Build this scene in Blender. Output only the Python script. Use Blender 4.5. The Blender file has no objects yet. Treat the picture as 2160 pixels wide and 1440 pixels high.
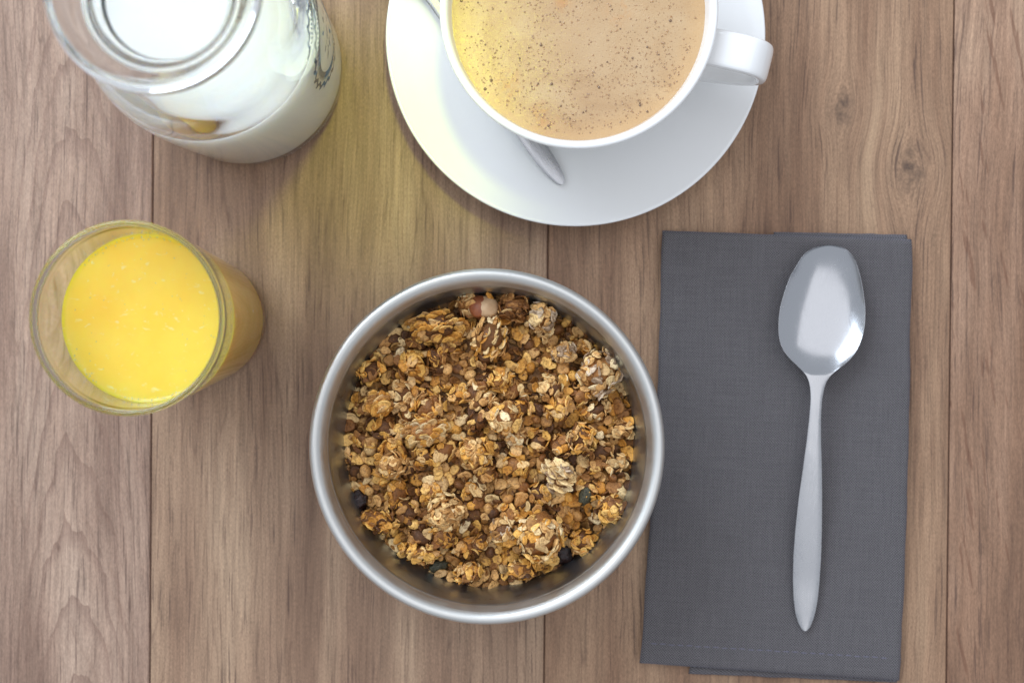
import bpy, bmesh, math, random
import numpy as np
from mathutils import Vector, Matrix, Euler, noise as mnoise

R = math.radians
CM = 0.01
random.seed(7)
rng = np.random.default_rng(11)
sc = bpy.context.scene
col = sc.collection

# ------------------------------------------------------------------ camera, light, exposure
def lin(r, g, b):
    f = lambda c: c / 12.92 if c <= 0.04045 else ((c + 0.055) / 1.055) ** 2.4
    return (f(r / 255), f(g / 255), f(b / 255))

cam_d = bpy.data.cameras.new('camera')
cam = bpy.data.objects.new('camera', cam_d)
col.objects.link(cam)
cam.location = (0.0104, 0.0062, 0.625)
fwd = (-Vector(cam.location)).normalized()
right = fwd.cross(Vector((0, 1, 0))).normalized()
upv = right.cross(fwd)
cam.rotation_euler = Matrix((right, upv, -fwd)).transposed().to_euler()
cam_d.lens = 50
cam_d.sensor_width = 36
cam_d.clip_start = 0.01
cam_d.clip_end = 50
cam_d.dof.use_dof = True
cam_d.dof.focus_distance = 0.575
cam_d.dof.aperture_fstop = 6.5
sc.camera = cam

world = bpy.data.worlds.new('World')
sc.world = world
world.use_nodes = True
bg = world.node_tree.nodes['Background']
bg.inputs['Color'].default_value = (0.84, 0.90, 1.0, 1)
bg.inputs['Strength'].default_value = 0.58

def lamp(name, kind, loc, target, power, color, **kw):
    d = bpy.data.lights.new(name, kind)
    d.energy = power
    d.color = color
    for k, v in kw.items():
        setattr(d, k, v)
    o = bpy.data.objects.new(name, d)
    col.objects.link(o)
    o.location = loc
    o.rotation_euler = (Vector(target) - Vector(loc)).to_track_quat('-Z', 'Y').to_euler()
    return o

lamp('window_light', 'AREA', (-0.75, 0.9, 0.8), (0, 0, 0), 17.0, (0.77, 0.875, 1.0), shape='RECTANGLE', size=1.1, size_y=0.95)
lamp('ceiling_light', 'AREA', (0.1, 0.35, 1.7), (0, 0, 0), 9.5, (0.98, 0.975, 1.0), shape='RECTANGLE', size=2.4, size_y=2.0)
lamp('yellow_lamp', 'SPOT', (0.006, 0.205, 0.42), (-0.062, 0.086, 0), 3.0, (0.84, 1.0, 0.02), spot_size=R(22), spot_blend=1.0, shadow_soft_size=0.022)

sc.view_settings.view_transform = 'Standard'
sc.view_settings.look = 'None'
sc.view_settings.exposure = 0.34
sc.view_settings.gamma = 1.0
sc.render.engine = 'CYCLES'
sc.cycles.use_denoising = True
sc.cycles.max_bounces = 16
sc.cycles.transmission_bounces = 14
sc.cycles.glossy_bounces = 8
sc.cycles.diffuse_bounces = 6
sc.cycles.sample_clamp_indirect = 6
sc.cycles.blur_glossy = 0.3

# ------------------------------------------------------------------ helpers
def tag(o, label=None, cat=None, group=None, kind=None):
    if label: o['label'] = label
    if cat: o['category'] = cat
    if group: o['group'] = group
    if kind: o['kind'] = kind
    return o

def empty(name, loc=(0, 0, 0), rot=(0, 0, 0)):
    o = bpy.data.objects.new(name, None)
    col.objects.link(o)
    o.location = loc
    o.rotation_euler = rot
    o.empty_display_size = 0.01
    return o

def mesh(name, verts, faces, smooth=True):
    me = bpy.data.meshes.new(name)
    me.from_pydata([tuple(map(float, v)) for v in verts], [], faces)
    if smooth:
        me.polygons.foreach_set('use_smooth', [True] * len(me.polygons))
    me.update()
    return me

def obj(name, me, mat=None, parent=None, loc=None, rot=None):
    o = bpy.data.objects.new(name, me)
    col.objects.link(o)
    if mat is not None and len(me.materials) == 0:
        me.materials.append(mat)
    if parent is not None:
        o.parent = parent
    if loc is not None: o.location = loc
    if rot is not None: o.rotation_euler = rot
    return o

def smooth_profile(pts, n=6):
    """Catmull-Rom through (r, z) points given in cm; points marked with a third value stay sharp corners."""
    P = [np.array(p[:2], float) for p in pts]
    out = []
    for i in range(len(P) - 1):
        p0 = P[max(i - 1, 0)]; p1 = P[i]; p2 = P[i + 1]; p3 = P[min(i + 2, len(P) - 1)]
        d = np.linalg.norm(p2 - p1) + 1e-9
        m1 = (p2 - p0); m2 = (p3 - p1)
        m1 = m1 / (np.linalg.norm(m1) + 1e-9) * d; m2 = m2 / (np.linalg.norm(m2) + 1e-9) * d
        for k in range(n):
            t = k / n
            h00 = 2*t**3 - 3*t**2 + 1; h10 = t**3 - 2*t**2 + t; h01 = -2*t**3 + 3*t**2; h11 = t**3 - t**2
            q = h00*p1 + h10*m1 + h01*p2 + h11*m2
            out.append((max(q[0], 0.0), q[1]))
    out.append(tuple(P[-1]))
    return out

def lathe(name, prof, seg=96):
    """prof: (r, z) in cm from one axis end to the other; closed solid when both ends are on the axis."""
    verts, faces, rows = [], [], []
    for r, z in prof:
        if r < 1e-4:
            rows.append([len(verts)]); verts.append((0, 0, z * CM))
        else:
            row = []
            for k in range(seg):
                a = 2 * math.pi * k / seg
                row.append(len(verts)); verts.append((r * CM * math.cos(a), r * CM * math.sin(a), z * CM))
            rows.append(row)
    for a, b in zip(rows[:-1], rows[1:]):
        for k in range(seg):
            k2 = (k + 1) % seg
            if len(a) == 1 and len(b) == 1: continue
            if len(a) == 1: faces.append((a[0], b[k2], b[k]))
            elif len(b) == 1: faces.append((a[k], a[k2], b[0]))
            else: faces.append((a[k], a[k2], b[k2], b[k]))
    me = mesh(name, verts, faces)
    bm = bmesh.new(); bm.from_mesh(me)
    bmesh.ops.recalc_face_normals(bm, faces=bm.faces)
    bm.to_mesh(me); bm.free()
    return me

# node helpers
class NT:
    def __init__(self, name):
        self.m = bpy.data.materials.new(name)
        self.m.use_nodes = True
        self.t = self.m.node_tree
        self.b = self.t.nodes['Principled BSDF']
        self.out = self.t.nodes['Material Output']
    def n(self, kind, **kw):
        nd = self.t.nodes.new(kind)
        for k, v in kw.items(): setattr(nd, k, v)
        return nd
    def put(self, sock, v):
        if hasattr(v, 'node'): self.t.links.new(v, sock)
        else: sock.default_value = v
    def math(self, op, a, b=0.0, c=0.0, clamp=False):
        nd = self.n('ShaderNodeMath', operation=op, use_clamp=clamp)
        for s, v in zip(nd.inputs, (a, b, c)): self.put(s, v)
        return nd.outputs[0]
    def vmath(self, op, a, b=(0, 0, 0)):
        nd = self.n('ShaderNodeVectorMath', operation=op)
        self.put(nd.inputs[0], a); self.put(nd.inputs[1], b)
        return nd.outputs[0]
    def comb(self, x, y, z=0.0):
        nd = self.n('ShaderNodeCombineXYZ')
        for s, v in zip(nd.inputs, (x, y, z)): self.put(s, v)
        return nd.outputs[0]
    def sep(self, v):
        nd = self.n('ShaderNodeSeparateXYZ'); self.put(nd.inputs[0], v)
        return nd.outputs
    def noise(self, vec, scale=1.0, detail=2.0, rough=0.5, dist=0.0):
        nd = self.n('ShaderNodeTexNoise')
        self.put(nd.inputs['Vector'], vec); self.put(nd.inputs['Scale'], scale)
        self.put(nd.inputs['Detail'], detail); self.put(nd.inputs['Roughness'], rough); self.put(nd.inputs['Distortion'], dist)
        return nd.outputs[0]
    def voro(self, vec, scale, feature='F1', rand=1.0):
        nd = self.n('ShaderNodeTexVoronoi', feature=feature)
        self.put(nd.inputs['Vector'], vec); self.put(nd.inputs['Scale'], scale); self.put(nd.inputs['Randomness'], rand)
        return nd
    def ramp(self, fac, stops, interp='LINEAR'):
        nd = self.n('ShaderNodeValToRGB')
        cr = nd.color_ramp; cr.interpolation = interp
        while len(cr.elements) < len(stops): cr.elements.new(0.5)
        for e, (p, c) in zip(cr.elements, stops):
            e.position = p
            c = (c, c, c) if isinstance(c, (int, float)) else c
            e.color = (*c, 1)
        self.put(nd.inputs[0], fac)
        return nd.outputs[0]
    def rng(self, v, a, b, c=0.0, d=1.0):
        nd = self.n('ShaderNodeMapRange')
        for s, x in zip(nd.inputs, (v, a, b, c, d)): self.put(s, x)
        return nd.outputs[0]
    def mix(self, fac, a, b, mode='MIX'):
        nd = self.n('ShaderNodeMix', data_type='RGBA', blend_type=mode)
        self.put(nd.inputs[0], fac)
        for s, v in ((nd.inputs[6], a), (nd.inputs[7], b)):
            if not hasattr(v, 'node') and len(v) == 3: v = (*v, 1)
            self.put(s, v)
        return nd.outputs[2]
    def bump(self, h, strength=0.3, dist=0.0005, normal=None):
        nd = self.n('ShaderNodeBump')
        nd.inputs['Strength'].default_value = strength; nd.inputs['Distance'].default_value = dist
        self.put(nd.inputs['Height'], h)
        if normal is not None: self.put(nd.inputs['Normal'], normal)
        self.t.links.new(nd.outputs[0], self.b.inputs['Normal'])
        return nd.outputs[0]
    def set(self, **kw):
        for k, v in kw.items():
            k = k.replace('_', ' ')
            if not hasattr(v, 'node') and isinstance(v, tuple) and len(v) == 3 and self.b.inputs[k].type == 'RGBA': v = (*v, 1)
            self.put(self.b.inputs[k], v)
        return self.m
    def coord(self, which='Object'):
        return self.n('ShaderNodeTexCoord').outputs[which]

# ------------------------------------------------------------------ materials
def wood(name, seed, tone, knots=(), cathedral=None, flecks=None):
    T = NT(name)
    p = T.vmath('SCALE', T.coord())
    p.node.inputs['Scale'].default_value = 100.0
    x, y, z = T.sep(p)
    s = float(seed) * 13.7
    # slow wander of the fibres
    w1 = T.noise(T.comb(T.math('MULTIPLY', x, 0.16), T.math('MULTIPLY', y, 0.035), s), 1.0, 2)
    xw = T.math('ADD', x, T.math('MULTIPLY', T.math('SUBTRACT', w1, 0.5), 2.0))
    w2 = T.noise(T.comb(T.math('MULTIPLY', x, 0.9), T.math('MULTIPLY', y, 0.35), s + 3), 1.0, 2)
    xw = T.math('ADD', xw, T.math('MULTIPLY', T.math('SUBTRACT', w2, 0.5), 0.16))
    kd = None
    for kx, ky, ka, kb in knots:
        dx = T.math('SUBTRACT', x, kx); dy = T.math('SUBTRACT', y, ky)
        q = T.math('ADD', T.math('POWER', T.math('ABSOLUTE', T.math('DIVIDE', dx, ka)), 2.0), T.math('POWER', T.math('ABSOLUTE', T.math('DIVIDE', dy, kb)), 2.0))
        e = T.math('EXPONENT', T.math('MULTIPLY', q, -1.0))
        xw = T.math('SUBTRACT', xw, T.math('MULTIPLY', T.math('MULTIPLY', dx, e), 0.9))
        q2 = T.math('EXPONENT', T.math('MULTIPLY', q, -4.5))
        kd = q2 if kd is None else T.math('MAXIMUM', kd, q2)
    u = xw
    if cathedral is not None:
        cx, cy, cw = cathedral          # nested arches opening away from the apex
        dx = T.math('SUBTRACT', x, cx)
        par = T.math('MULTIPLY', T.math('POWER', T.math('ABSOLUTE', dx), 2.0), cw)
        ring = T.math('ADD', T.math('ADD', y, par), T.math('MULTIPLY', T.math('SUBTRACT', w2, 0.5), 4.5))
        win = T.math('EXPONENT', T.math('MULTIPLY', T.math('POWER', T.math('ABSOLUTE', T.math('DIVIDE', dx, 2.9)), 4.0), -1.0))
        fr = T.math('FRACT', T.math('DIVIDE', T.math('SUBTRACT', ring, cy), 3.4))
        arch = T.math('MULTIPLY', win, T.rng(fr, 0.62, 1.0, 0.0, 1.0))
    broad = T.noise(T.comb(T.math('MULTIPLY', u, 0.42), T.math('MULTIPLY', y, 0.055), s + 7), 1.0, 3, 0.55)
    base = T.ramp(broad, [(0.22, tone[0]), (0.44, tone[1]), (0.60, tone[2]), (0.78, tone[3])])
    streak = T.noise(T.comb(T.math('MULTIPLY', u, 3.6), T.math('MULTIPLY', y, 0.10), s + 11), 1.0, 4, 0.6)
    c = T.mix(1.0, base, T.ramp(streak, [(0.28, (0.83, 0.81, 0.80)), (0.5, (1, 1, 1)), (0.72, (1.14, 1.14, 1.14))]), 'MULTIPLY')
    fib = T.noise(T.comb(T.math('MULTIPLY', u, 13.0), T.math('MULTIPLY', y, 0.34), s + 17), 1.0, 4, 0.68)
    c = T.mix(1.0, c, T.ramp(fib, [(0.28, 0.74), (0.5, 1.0), (0.72, 1.22)]), 'MULTIPLY')
    grit = T.noise(T.comb(T.math('MULTIPLY', u, 42.0), T.math('MULTIPLY', y, 7.0), s + 19), 1.0, 2, 0.6)
    c = T.mix(1.0, c, T.ramp(grit, [(0.3, 0.74), (0.7, 1.26)]), 'MULTIPLY')
    # pores: short dark dashes along the grain, denser in some bands
    band = T.noise(T.comb(T.math('MULTIPLY', u, 0.6), T.math('MULTIPLY', y, 0.05), s + 23), 1.0, 2)
    por = T.noise(T.comb(T.math('MULTIPLY', u, 12.0), T.math('MULTIPLY', y, 0.30), s + 29), 1.0, 3, 0.6)
    pm = T.math('MULTIPLY', T.rng(por, 0.58, 0.66), T.rng(band, 0.36, 0.56, 0.25, 1.0))
    c = T.mix(T.math('MULTIPLY', pm, 0.62), c, lin(66, 48, 44))
    # long thin growth lines
    gl = T.noise(T.comb(T.math('MULTIPLY', u, 0.75), T.math('MULTIPLY', y, 0.035), s + 31), 1.0, 3, 0.5)
    f2 = T.math('ABSOLUTE', T.math('SUBTRACT', T.math('FRACT', T.math('MULTIPLY', gl, 9.0)), 0.5))
    glm = T.math('MULTIPLY', T.rng(f2, 0.07, 0.0), T.rng(streak, 0.62, 0.42, 0.1, 1.0))
    c = T.mix(T.math('MULTIPLY', glm, 0.40), c, lin(84, 60, 50))
    if cathedral is not None:
        c = T.mix(T.math('MULTIPLY', T.math('MULTIPLY', arch, T.rng(broad, 0.3, 0.65, 0.3, 1.2)), 0.38), c, lin(98, 68, 58))
    if flecks is not None:
        ang, amount = flecks
        ca, sa = math.cos(ang), math.sin(ang)
        fx = T.math('SUBTRACT', T.math('MULTIPLY', x, ca), T.math('MULTIPLY', y, sa))
        fy = T.math('ADD', T.math('MULTIPLY', x, sa), T.math('MULTIPLY', y, ca))
        fn = T.noise(T.comb(T.math('MULTIPLY', fx, 4.2), T.math('MULTIPLY', fy, 0.40), s + 37), 1.0, 2, 0.5, 0.15)
        fm = T.rng(fn, 0.60, 0.66)
        c = T.mix(T.math('MULTIPLY', fm, amount), c, lin(106, 70, 52))
    if kd is not None:
        kn = T.noise(T.comb(T.math('MULTIPLY', x, 3.5), T.math('MULTIPLY', y, 2.0), s), 1.0, 4, 0.65)
        c = T.mix(T.math('MULTIPLY', T.rng(kd, 0.05, 0.9), T.rng(kn, 0.36, 0.66, 0.0, 0.85)), c, lin(78, 62, 54))
    T.set(Base_Color=c, Roughness=T.rng(fib, 0.3, 0.7, 0.50, 0.62))
    T.b.inputs['Specular IOR Level'].default_value = 0.32
    h = T.math('SUBTRACT', T.math('MULTIPLY', fib, 0.5), T.math('MULTIPLY', pm, 0.8))
    T.bump(h, 0.35, 0.00025)
    return T.m

def glass_mat(name, color=(1, 1, 1), rough=0.0, ior=1.5):
    T = NT(name)
    return T.set(Base_Color=color, Roughness=rough, IOR=ior, Transmission_Weight=1.0)

M = {}
ton_a = [lin(108, 84, 70), lin(139, 113, 97), lin(159, 133, 115), lin(175, 150, 131)]
ton_b = [lin(106, 81, 64), lin(138, 110, 89), lin(158, 130, 106), lin(175, 148, 122)]
ton_c = [lin(106, 78, 60), lin(137, 106, 83), lin(157, 126, 100), lin(174, 144, 115)]
ton_d = [lin(108, 80, 62), lin(137, 105, 83), lin(157, 125, 102), lin(174, 145, 120)]

T = NT('seam_core'); M['seam'] = T.set(Base_Color=lin(74, 46, 34), Roughness=0.8)

T = NT('white_porcelain')
T.set(Base_Color=(0.80, 0.80, 0.79), Roughness=0.12, Coat_Weight=0.4, Coat_Roughness=0.03)
T.b.inputs['Subsurface Weight'].default_value = 0.0
M['porcelain'] = T.m

M['bottle_glass'] = glass_mat('bottle_glass', (0.985, 1.0, 0.995), 0.0, 1.5)
M['tumbler_glass'] = glass_mat('tumbler_glass', (0.94, 0.955, 0.955), 0.0, 1.5)

M['rim_glass'] = glass_mat('tumbler_rim_glass', (0.66, 0.70, 0.74), 0.0, 1.52)  # grey tint paints in the dark look of a thick clear edge

def steel(name, rough, radial=False, col_=(0.66, 0.66, 0.65)):
    T = NT(name)
    c = T.coord()
    if radial:
        x, y, z = T.sep(c)
        r = T.math('SQRT', T.math('ADD', T.math('MULTIPLY', x, x), T.math('MULTIPLY', y, y)))
        v = T.comb(T.math('MULTIPLY', r, 2500.0), T.math('MULTIPLY', z, 2500.0), T.math('MULTIPLY', T.math('ARCTAN2', y, x), 1.2))
    else:
        v = T.vmath('MULTIPLY', c, (2600.0, 130.0, 2600.0))
    n = T.noise(v, 1.0, 3, 0.6)
    n2 = T.noise(c, 120.0, 4, 0.6)
    T.set(Base_Color=col_, Metallic=1.0, Roughness=T.math('ADD', T.rng(n, 0.3, 0.7, rough * 0.75, rough * 1.25), T.rng(n2, 0.4, 0.7, -0.02, 0.05)))
    T.bump(n, 0.05, 0.0001)
    return T.m
M['bowl_steel'] = steel('brushed_bowl_steel', 0.36, True, (0.46, 0.50, 0.54))
M['rim_steel'] = steel('satin_rim_steel', 0.50, True, (0.60, 0.595, 0.57))
M['spoon_polish'] = steel('polished_spoon_steel', 0.20, False, (0.46, 0.465, 0.48))
M['spoon_satin'] = steel('satin_spoon_steel', 0.30, False, (0.46, 0.46, 0.47))

# milk
T = NT('milk'); T.set(Base_Color=(0.92, 0.92, 0.86), Roughness=0.25, Subsurface_Weight=0.8)
T.b.inputs['Subsurface Radius'].default_value = (1.0, 0.9, 0.75)
T.b.inputs['Subsurface Scale'].default_value = 0.012
M['milk'] = T.m
# juice with pulp
T = NT('orange_juice')
c = T.coord()
pulp = T.noise(c, 420.0, 3, 0.6)
pulp2 = T.noise(T.vmath('MULTIPLY', c, (1.0, 1.7, 1.0)), 230.0, 2, 0.5, 0.6)
pm = T.math('MAXIMUM', T.rng(pulp, 0.66, 0.76), T.math('MULTIPLY', T.rng(pulp2, 0.66, 0.76), 0.7))
mot = T.noise(c, 60.0, 3)
jc = T.mix(T.rng(mot, 0.35, 0.65), (0.97, 0.60, 0.035), (0.98, 0.66, 0.060))
jc = T.mix(T.math('MULTIPLY', pm, 0.75), jc, (0.97, 0.86, 0.42))
T.set(Base_Color=jc, Roughness=0.22, Subsurface_Weight=0.85)
T.b.inputs['Subsurface Radius'].default_value = (1.0, 0.6, 0.10)
T.b.inputs['Subsurface Scale'].default_value = 0.018
T.bump(T.math('MULTIPLY', pm, 1.0), 0.12, 0.0003)
M['juice'] = T.m
T = NT('juice_bubble_skin'); M['juice_foam'] = T.set(Base_Color=(0.95, 0.82, 0.35), Roughness=0.08, Transmission_Weight=0.35)
# coffee foam
T = NT('coffee_foam')
c = T.coord()
v1 = T.voro(c, 2600.0); v2 = T.voro(c, 1150.0); v3 = T.voro(c, 560.0)
d1 = v1.outputs['Distance']; d2 = v2.outputs['Distance']; d3 = v3.outputs['Distance']
b1 = T.rng(d1, 0.20, 0.42); 
r2 = T.sep(v2.outputs['Color'])[0]; r3 = T.sep(v3.outputs['Color'])[0]
b2 = T.math('MULTIPLY', T.rng(d2, 0.36, 0.26), T.rng(r2, 0.42, 0.48))
b3 = T.math('MULTIPLY', T.rng(d3, 0.22, 0.16), T.rng(r3, 0.72, 0.75))
cl = T.noise(c, 38.0, 4, 0.55, 0.8)
fc = T.ramp(cl, [(0.30, lin(160, 120, 74)), (0.50, lin(178, 142, 97)), (0.66, lin(184, 152, 110)), (0.80, lin(152, 106, 60))])
fc = T.mix(T.math('MULTIPLY', b1, 0.20), fc, lin(204, 176, 134))
fc = T.mix(T.math('MULTIPLY', b2, 0.38), fc, lin(172, 130, 82))
fc = T.mix(T.math('MULTIPLY', b3, 0.45), fc, lin(156, 112, 68))
for sx, sy, sr in ((-0.006, 0.005, 0.0055), (0.016, 0.001, 0.0075), (-0.014, -0.041, 0.0075), (-0.028, -0.028, 0.008)):
    dd = T.n('ShaderNodeVectorMath', operation='DISTANCE'); T.put(dd.inputs[0], T.vmath('MULTIPLY', c, (1, 1, 0))); dd.inputs[1].default_value = (sx, sy, 0)
    st = T.math('MULTIPLY', T.rng(dd.outputs['Value'], sr, sr * 0.15), T.rng(T.noise(c, 210.0, 4, 0.6, 1.0), 0.42, 0.62))
    fc = T.mix(T.math('MULTIPLY', st, 0.55), fc, lin(190, 128, 62))
xx, yy, zz = T.sep(c)
rr = T.math('SQRT', T.math('ADD', T.math('MULTIPLY', xx, xx), T.math('MULTIPLY', yy, yy)))
fc = T.mix(T.math('MULTIPLY', T.rng(rr, 0.040, 0.048), 0.35), fc, lin(206, 164, 106))
T.set(Base_Color=fc, Roughness=0.18, Subsurface_Weight=0.0)
T.b.inputs['Specular IOR Level'].default_value = 0.8
T.b.inputs['Subsurface Radius'].default_value = (0.002, 0.0012, 0.0006)
hh = T.math('ADD', T.math('MULTIPLY', d1, 0.6), T.math('ADD', T.math('MULTIPLY', b2, -0.6), T.math('ADD', T.math('MULTIPLY', b3, -0.9), T.math('MULTIPLY', T.noise(c, 900.0, 3), 1.0))))
T.bump(hh, 0.24, 0.0005)
M['foam'] = T.m
T = NT('foam_bubble_skin'); M['bubble'] = T.set(Base_Color=lin(214, 172, 120), Roughness=0.03, Transmission_Weight=0.6, Coat_Weight=1.0, Coat_Roughness=0.02)
T = NT('dark_bubble_skin'); M['bubble_dark'] = T.set(Base_Color=lin(112, 80, 48), Roughness=0.04, Coat_Weight=1.0, Coat_Roughness=0.02)
T = NT('teal_print'); M['print'] = T.set(Base_Color=lin(14, 78, 112), Roughness=0.4)

# linen
def linen(name, c0, c1):
    T = NT(name)
    uv = T.coord('UV')
    x, y, z = T.sep(uv)
    wob = T.noise(uv, 3.0, 3); wob2 = T.noise(uv, 2.2, 3, 0.5)
    per = 0.112
    xa = T.math('DIVIDE', T.math('ADD', x, T.math('MULTIPLY', wob, 0.05)), per)
    ya = T.math('DIVIDE', T.math('ADD', y, T.math('MULTIPLY', wob2, 0.05)), per)
    sx = T.math('SINE', T.math('MULTIPLY', xa, math.pi * 2)); sy = T.math('SINE', T.math('MULTIPLY', ya, math.pi * 2))
    weave = T.math('MULTIPLY', sx, sy)
    slub_x = T.noise(T.comb(T.math('MULTIPLY', x, 14.0), T.math('MULTIPLY', y, 0.5), 0.0), 1.0, 2)
    slub_y = T.noise(T.comb(T.math('MULTIPLY', x, 0.5), T.math('MULTIPLY', y, 14.0), 4.0), 1.0, 2)
    slub = T.math('ADD', slub_x, slub_y)
    fuzz = T.noise(uv, 30.0, 3, 0.7)
    f = T.math('ADD', T.math('MULTIPLY', weave, 0.75), T.math('ADD', T.math('MULTIPLY', T.math('SUBTRACT', slub, 1.0), 0.34), T.math('MULTIPLY', T.math('SUBTRACT', fuzz, 0.5), 0.9)))
    T.set(Base_Color=T.mix(T.rng(f, -0.5, 0.5), c0, c1), Roughness=0.85, Sheen_Weight=0.25, Sheen_Roughness=0.4)
    T.b.inputs['Sheen Tint'].default_value = (0.55, 0.62, 0.85, 1)
    T.b.inputs['Specular IOR Level'].default_value = 0.2
    T.bump(T.math('ADD', weave, T.math('MULTIPLY', slub, 1.0)), 0.6, 0.0003)
    return T.m
M['linen'] = linen('charcoal_linen', lin(50, 48, 49), lin(126, 122, 124))
T = NT('hem_thread'); M['thread'] = T.set(Base_Color=lin(106, 105, 122), Roughness=0.8)

# granola
def oat(name, per_island=False):
    T = NT(name)
    if per_island:
        g = T.n('ShaderNodeNewGeometry').outputs['Random Per Island']
        base = T.ramp(g, [(0.0, lin(76, 46, 22)), (0.25, lin(128, 82, 38)), (0.5, lin(164, 114, 56)), (0.75, lin(178, 134, 76)), (1.0, lin(98, 62, 32))])  # crumb tones kept darker, painting shade into the gaps between pieces
    else:
        base = T.n('ShaderNodeObjectInfo').outputs['Color']
    g = T.n('ShaderNodeNewGeometry').outputs['Position']
    n1 = T.noise(g, 900.0, 4, 0.65)
    n2 = T.noise(g, 330.0, 3, 0.6)
    c = T.mix(1.0, base, T.ramp(n1, [(0.30, (0.42, 0.31, 0.22)), (0.48, (1, 1, 1)), (0.70, (1.25, 1.22, 1.12))]), 'MULTIPLY')
    c = T.mix(T.math('MULTIPLY', T.rng(n2, 0.56, 0.66), 0.55), c, lin(124, 78, 36))
    T.set(Base_Color=c, Roughness=0.55, Subsurface_Weight=0.0)
    T.b.inputs['Specular IOR Level'].default_value = 0.35
    T.bump(T.math('ADD', n1, n2), 0.55, 0.0006)
    return T.m
M['oat'] = oat('toasted_oat')
M['oat_mass'] = oat('toasted_oat_crumbs', True)
T = NT('raisin_skin')
n = T.noise(T.coord(), 500.0, 4, 0.6)
T.set(Base_Color=T.mix(T.rng(n, 0.35, 0.7), lin(24, 15, 15), lin(62, 38, 32)), Roughness=0.35); T.bump(n, 0.8, 0.001)
M['raisin'] = T.m
T = NT('seed_skin')
n = T.noise(T.coord(), 900.0, 3, 0.6)
T.set(Base_Color=T.mix(T.rng(n, 0.35, 0.7), lin(38, 36, 24), lin(92, 88, 62)), Roughness=0.5); T.bump(n, 0.5, 0.0005)
M['seed'] = T.m
T = NT('nut_flesh'); n = T.noise(T.coord(), 300.0, 3)
T.set(Base_Color=T.mix(T.rng(n, 0.3, 0.7), lin(190, 152, 112), lin(210, 176, 136)), Roughness=0.45); M['nut'] = T.m
T = NT('nut_skin'); n = T.noise(T.coord(), 400.0, 3)
T.set(Base_Color=T.mix(T.rng(n, 0.3, 0.7), lin(122, 62, 34), lin(158, 92, 54)), Roughness=0.4); M['nut_skin'] = T.m

# ------------------------------------------------------------------ table of planks
table = empty('table', (0, 0, 0), (0, 0, -R(0.5)))
tag(table, 'brown wood-grain table of wide planks lying under the whole breakfast', 'table')
edges = [-51.0, -33.4, -15.9, 1.54, 19.18, 36.7, 54.0]
mats = [
    wood('oak_plank_far_left', 1, ton_b),
    wood('oak_plank_left', 2, ton_a, cathedral=(-19.3, -4.5, 1.5), flecks=(-0.45, 0.10)),
    wood('oak_plank_middle', 3, ton_b),
    wood('oak_plank_right', 4, ton_c, knots=((17.4, 7.7, 1.5, 2.0), (14.4, 10.3, 0.9, 1.5))),
    wood('oak_plank_edge', 5, ton_d, flecks=(-0.16, 0.55)),
    wood('oak_plank_far_right', 6, ton_c),
]
def plank_mesh(x0, x1, y0, y1, th=1.2, bev=0.065):
    # a long board with softly eased long edges
    sec = [(x0, -th), (x0, -bev * 1.4), (x0 + bev * 0.4, -bev * 0.35), (x0 + bev, 0.0), (x1 - bev, 0.0), (x1 - bev * 0.4, -bev * 0.35), (x1, -bev * 1.4), (x1, -th)]
    v = [(a * CM, y0 * CM, b * CM) for a, b in sec] + [(a * CM, y1 * CM, b * CM) for a, b in sec]
    n = len(sec); f = [(i, (i + 1) % n, (i + 1) % n + n, i + n) for i in range(n)]
    f.append(tuple(range(n - 1, -1, -1))); f.append(tuple(range(n, 2 * n)))
    me = mesh('plank', v, f, smooth=False)
    bm = bmesh.new(); bm.from_mesh(me); bmesh.ops.recalc_face_normals(bm, faces=bm.faces); bm.to_mesh(me); bm.free()
    return me
for i in range(6):
    g = 0.018
    obj('plank', plank_mesh(edges[i] + g, edges[i + 1] - g, -48, 48), mats[i], table)
def box(x0, x1, y0, y1, z0, z1):
    v = [(x * CM, y * CM, z * CM) for z in (z0, z1) for x, y in ((x0, y0), (x1, y0), (x1, y1), (x0, y1))]
    return mesh('box', v, [(3, 2, 1, 0), (4, 5, 6, 7), (0, 1, 5, 4), (1, 2, 6, 5), (2, 3, 7, 6), (3, 0, 4, 7)], False)
obj('underlay', box(-51, 54, -47.9, 47.9, -1.8, -0.16), M['seam'], table)
# the underlay must not cut the boards: it only fills the joints
bpy.data.objects.remove(bpy.data.objects['underlay'])
for i in range(1, 6):
    obj('joint', box(edges[i] - 0.0178, edges[i] + 0.0178, -47.9, 47.9, -1.15, -0.06), M['seam'], table)

# ------------------------------------------------------------------ milk bottle
BX, BY = -11.55, 11.9
bottle = empty('milk_bottle', (BX * CM, BY * CM, 0))
tag(bottle, 'clear glass milk bottle with a flared lip and teal wreath print, half full of milk', 'bottle')
outer = [(0, 0.35), (2.6, 0.3), (3.55, 0.02), (3.95, 0.08), (4.17, 0.5), (4.27, 2.5), (4.38, 5.5), (4.42, 8.0), (4.36, 9.4), (4.12, 10.8), (3.62, 12.0), (3.0, 13.0), (2.62, 13.7), (2.62, 14.5), (2.84, 15.02), (3.32, 15.26), (3.58, 15.5), (3.64, 15.8), (3.59, 16.03), (3.46, 16.12)]
inner = [(3.30, 15.98), (2.9, 15.55), (2.45, 14.95), (2.18, 14.3), (2.15, 13.9), (2.42, 13.2), (3.06, 12.2), (3.52, 11.1), (3.80, 9.8), (3.90, 8.4), (3.92, 5.0), (3.82, 1.6), (3.5, 0.95), (2.4, 0.8), (0, 0.8)]
obj('glass_body', lathe('glass_body', smooth_profile(outer + inner, 5), 128), M['bottle_glass'], bottle)
def r_out(z):
    zs = [p[1] for p in outer[4:13]]; rs = [p[0] for p in outer[4:13]]
    return float(np.interp(z, zs, rs))
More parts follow.
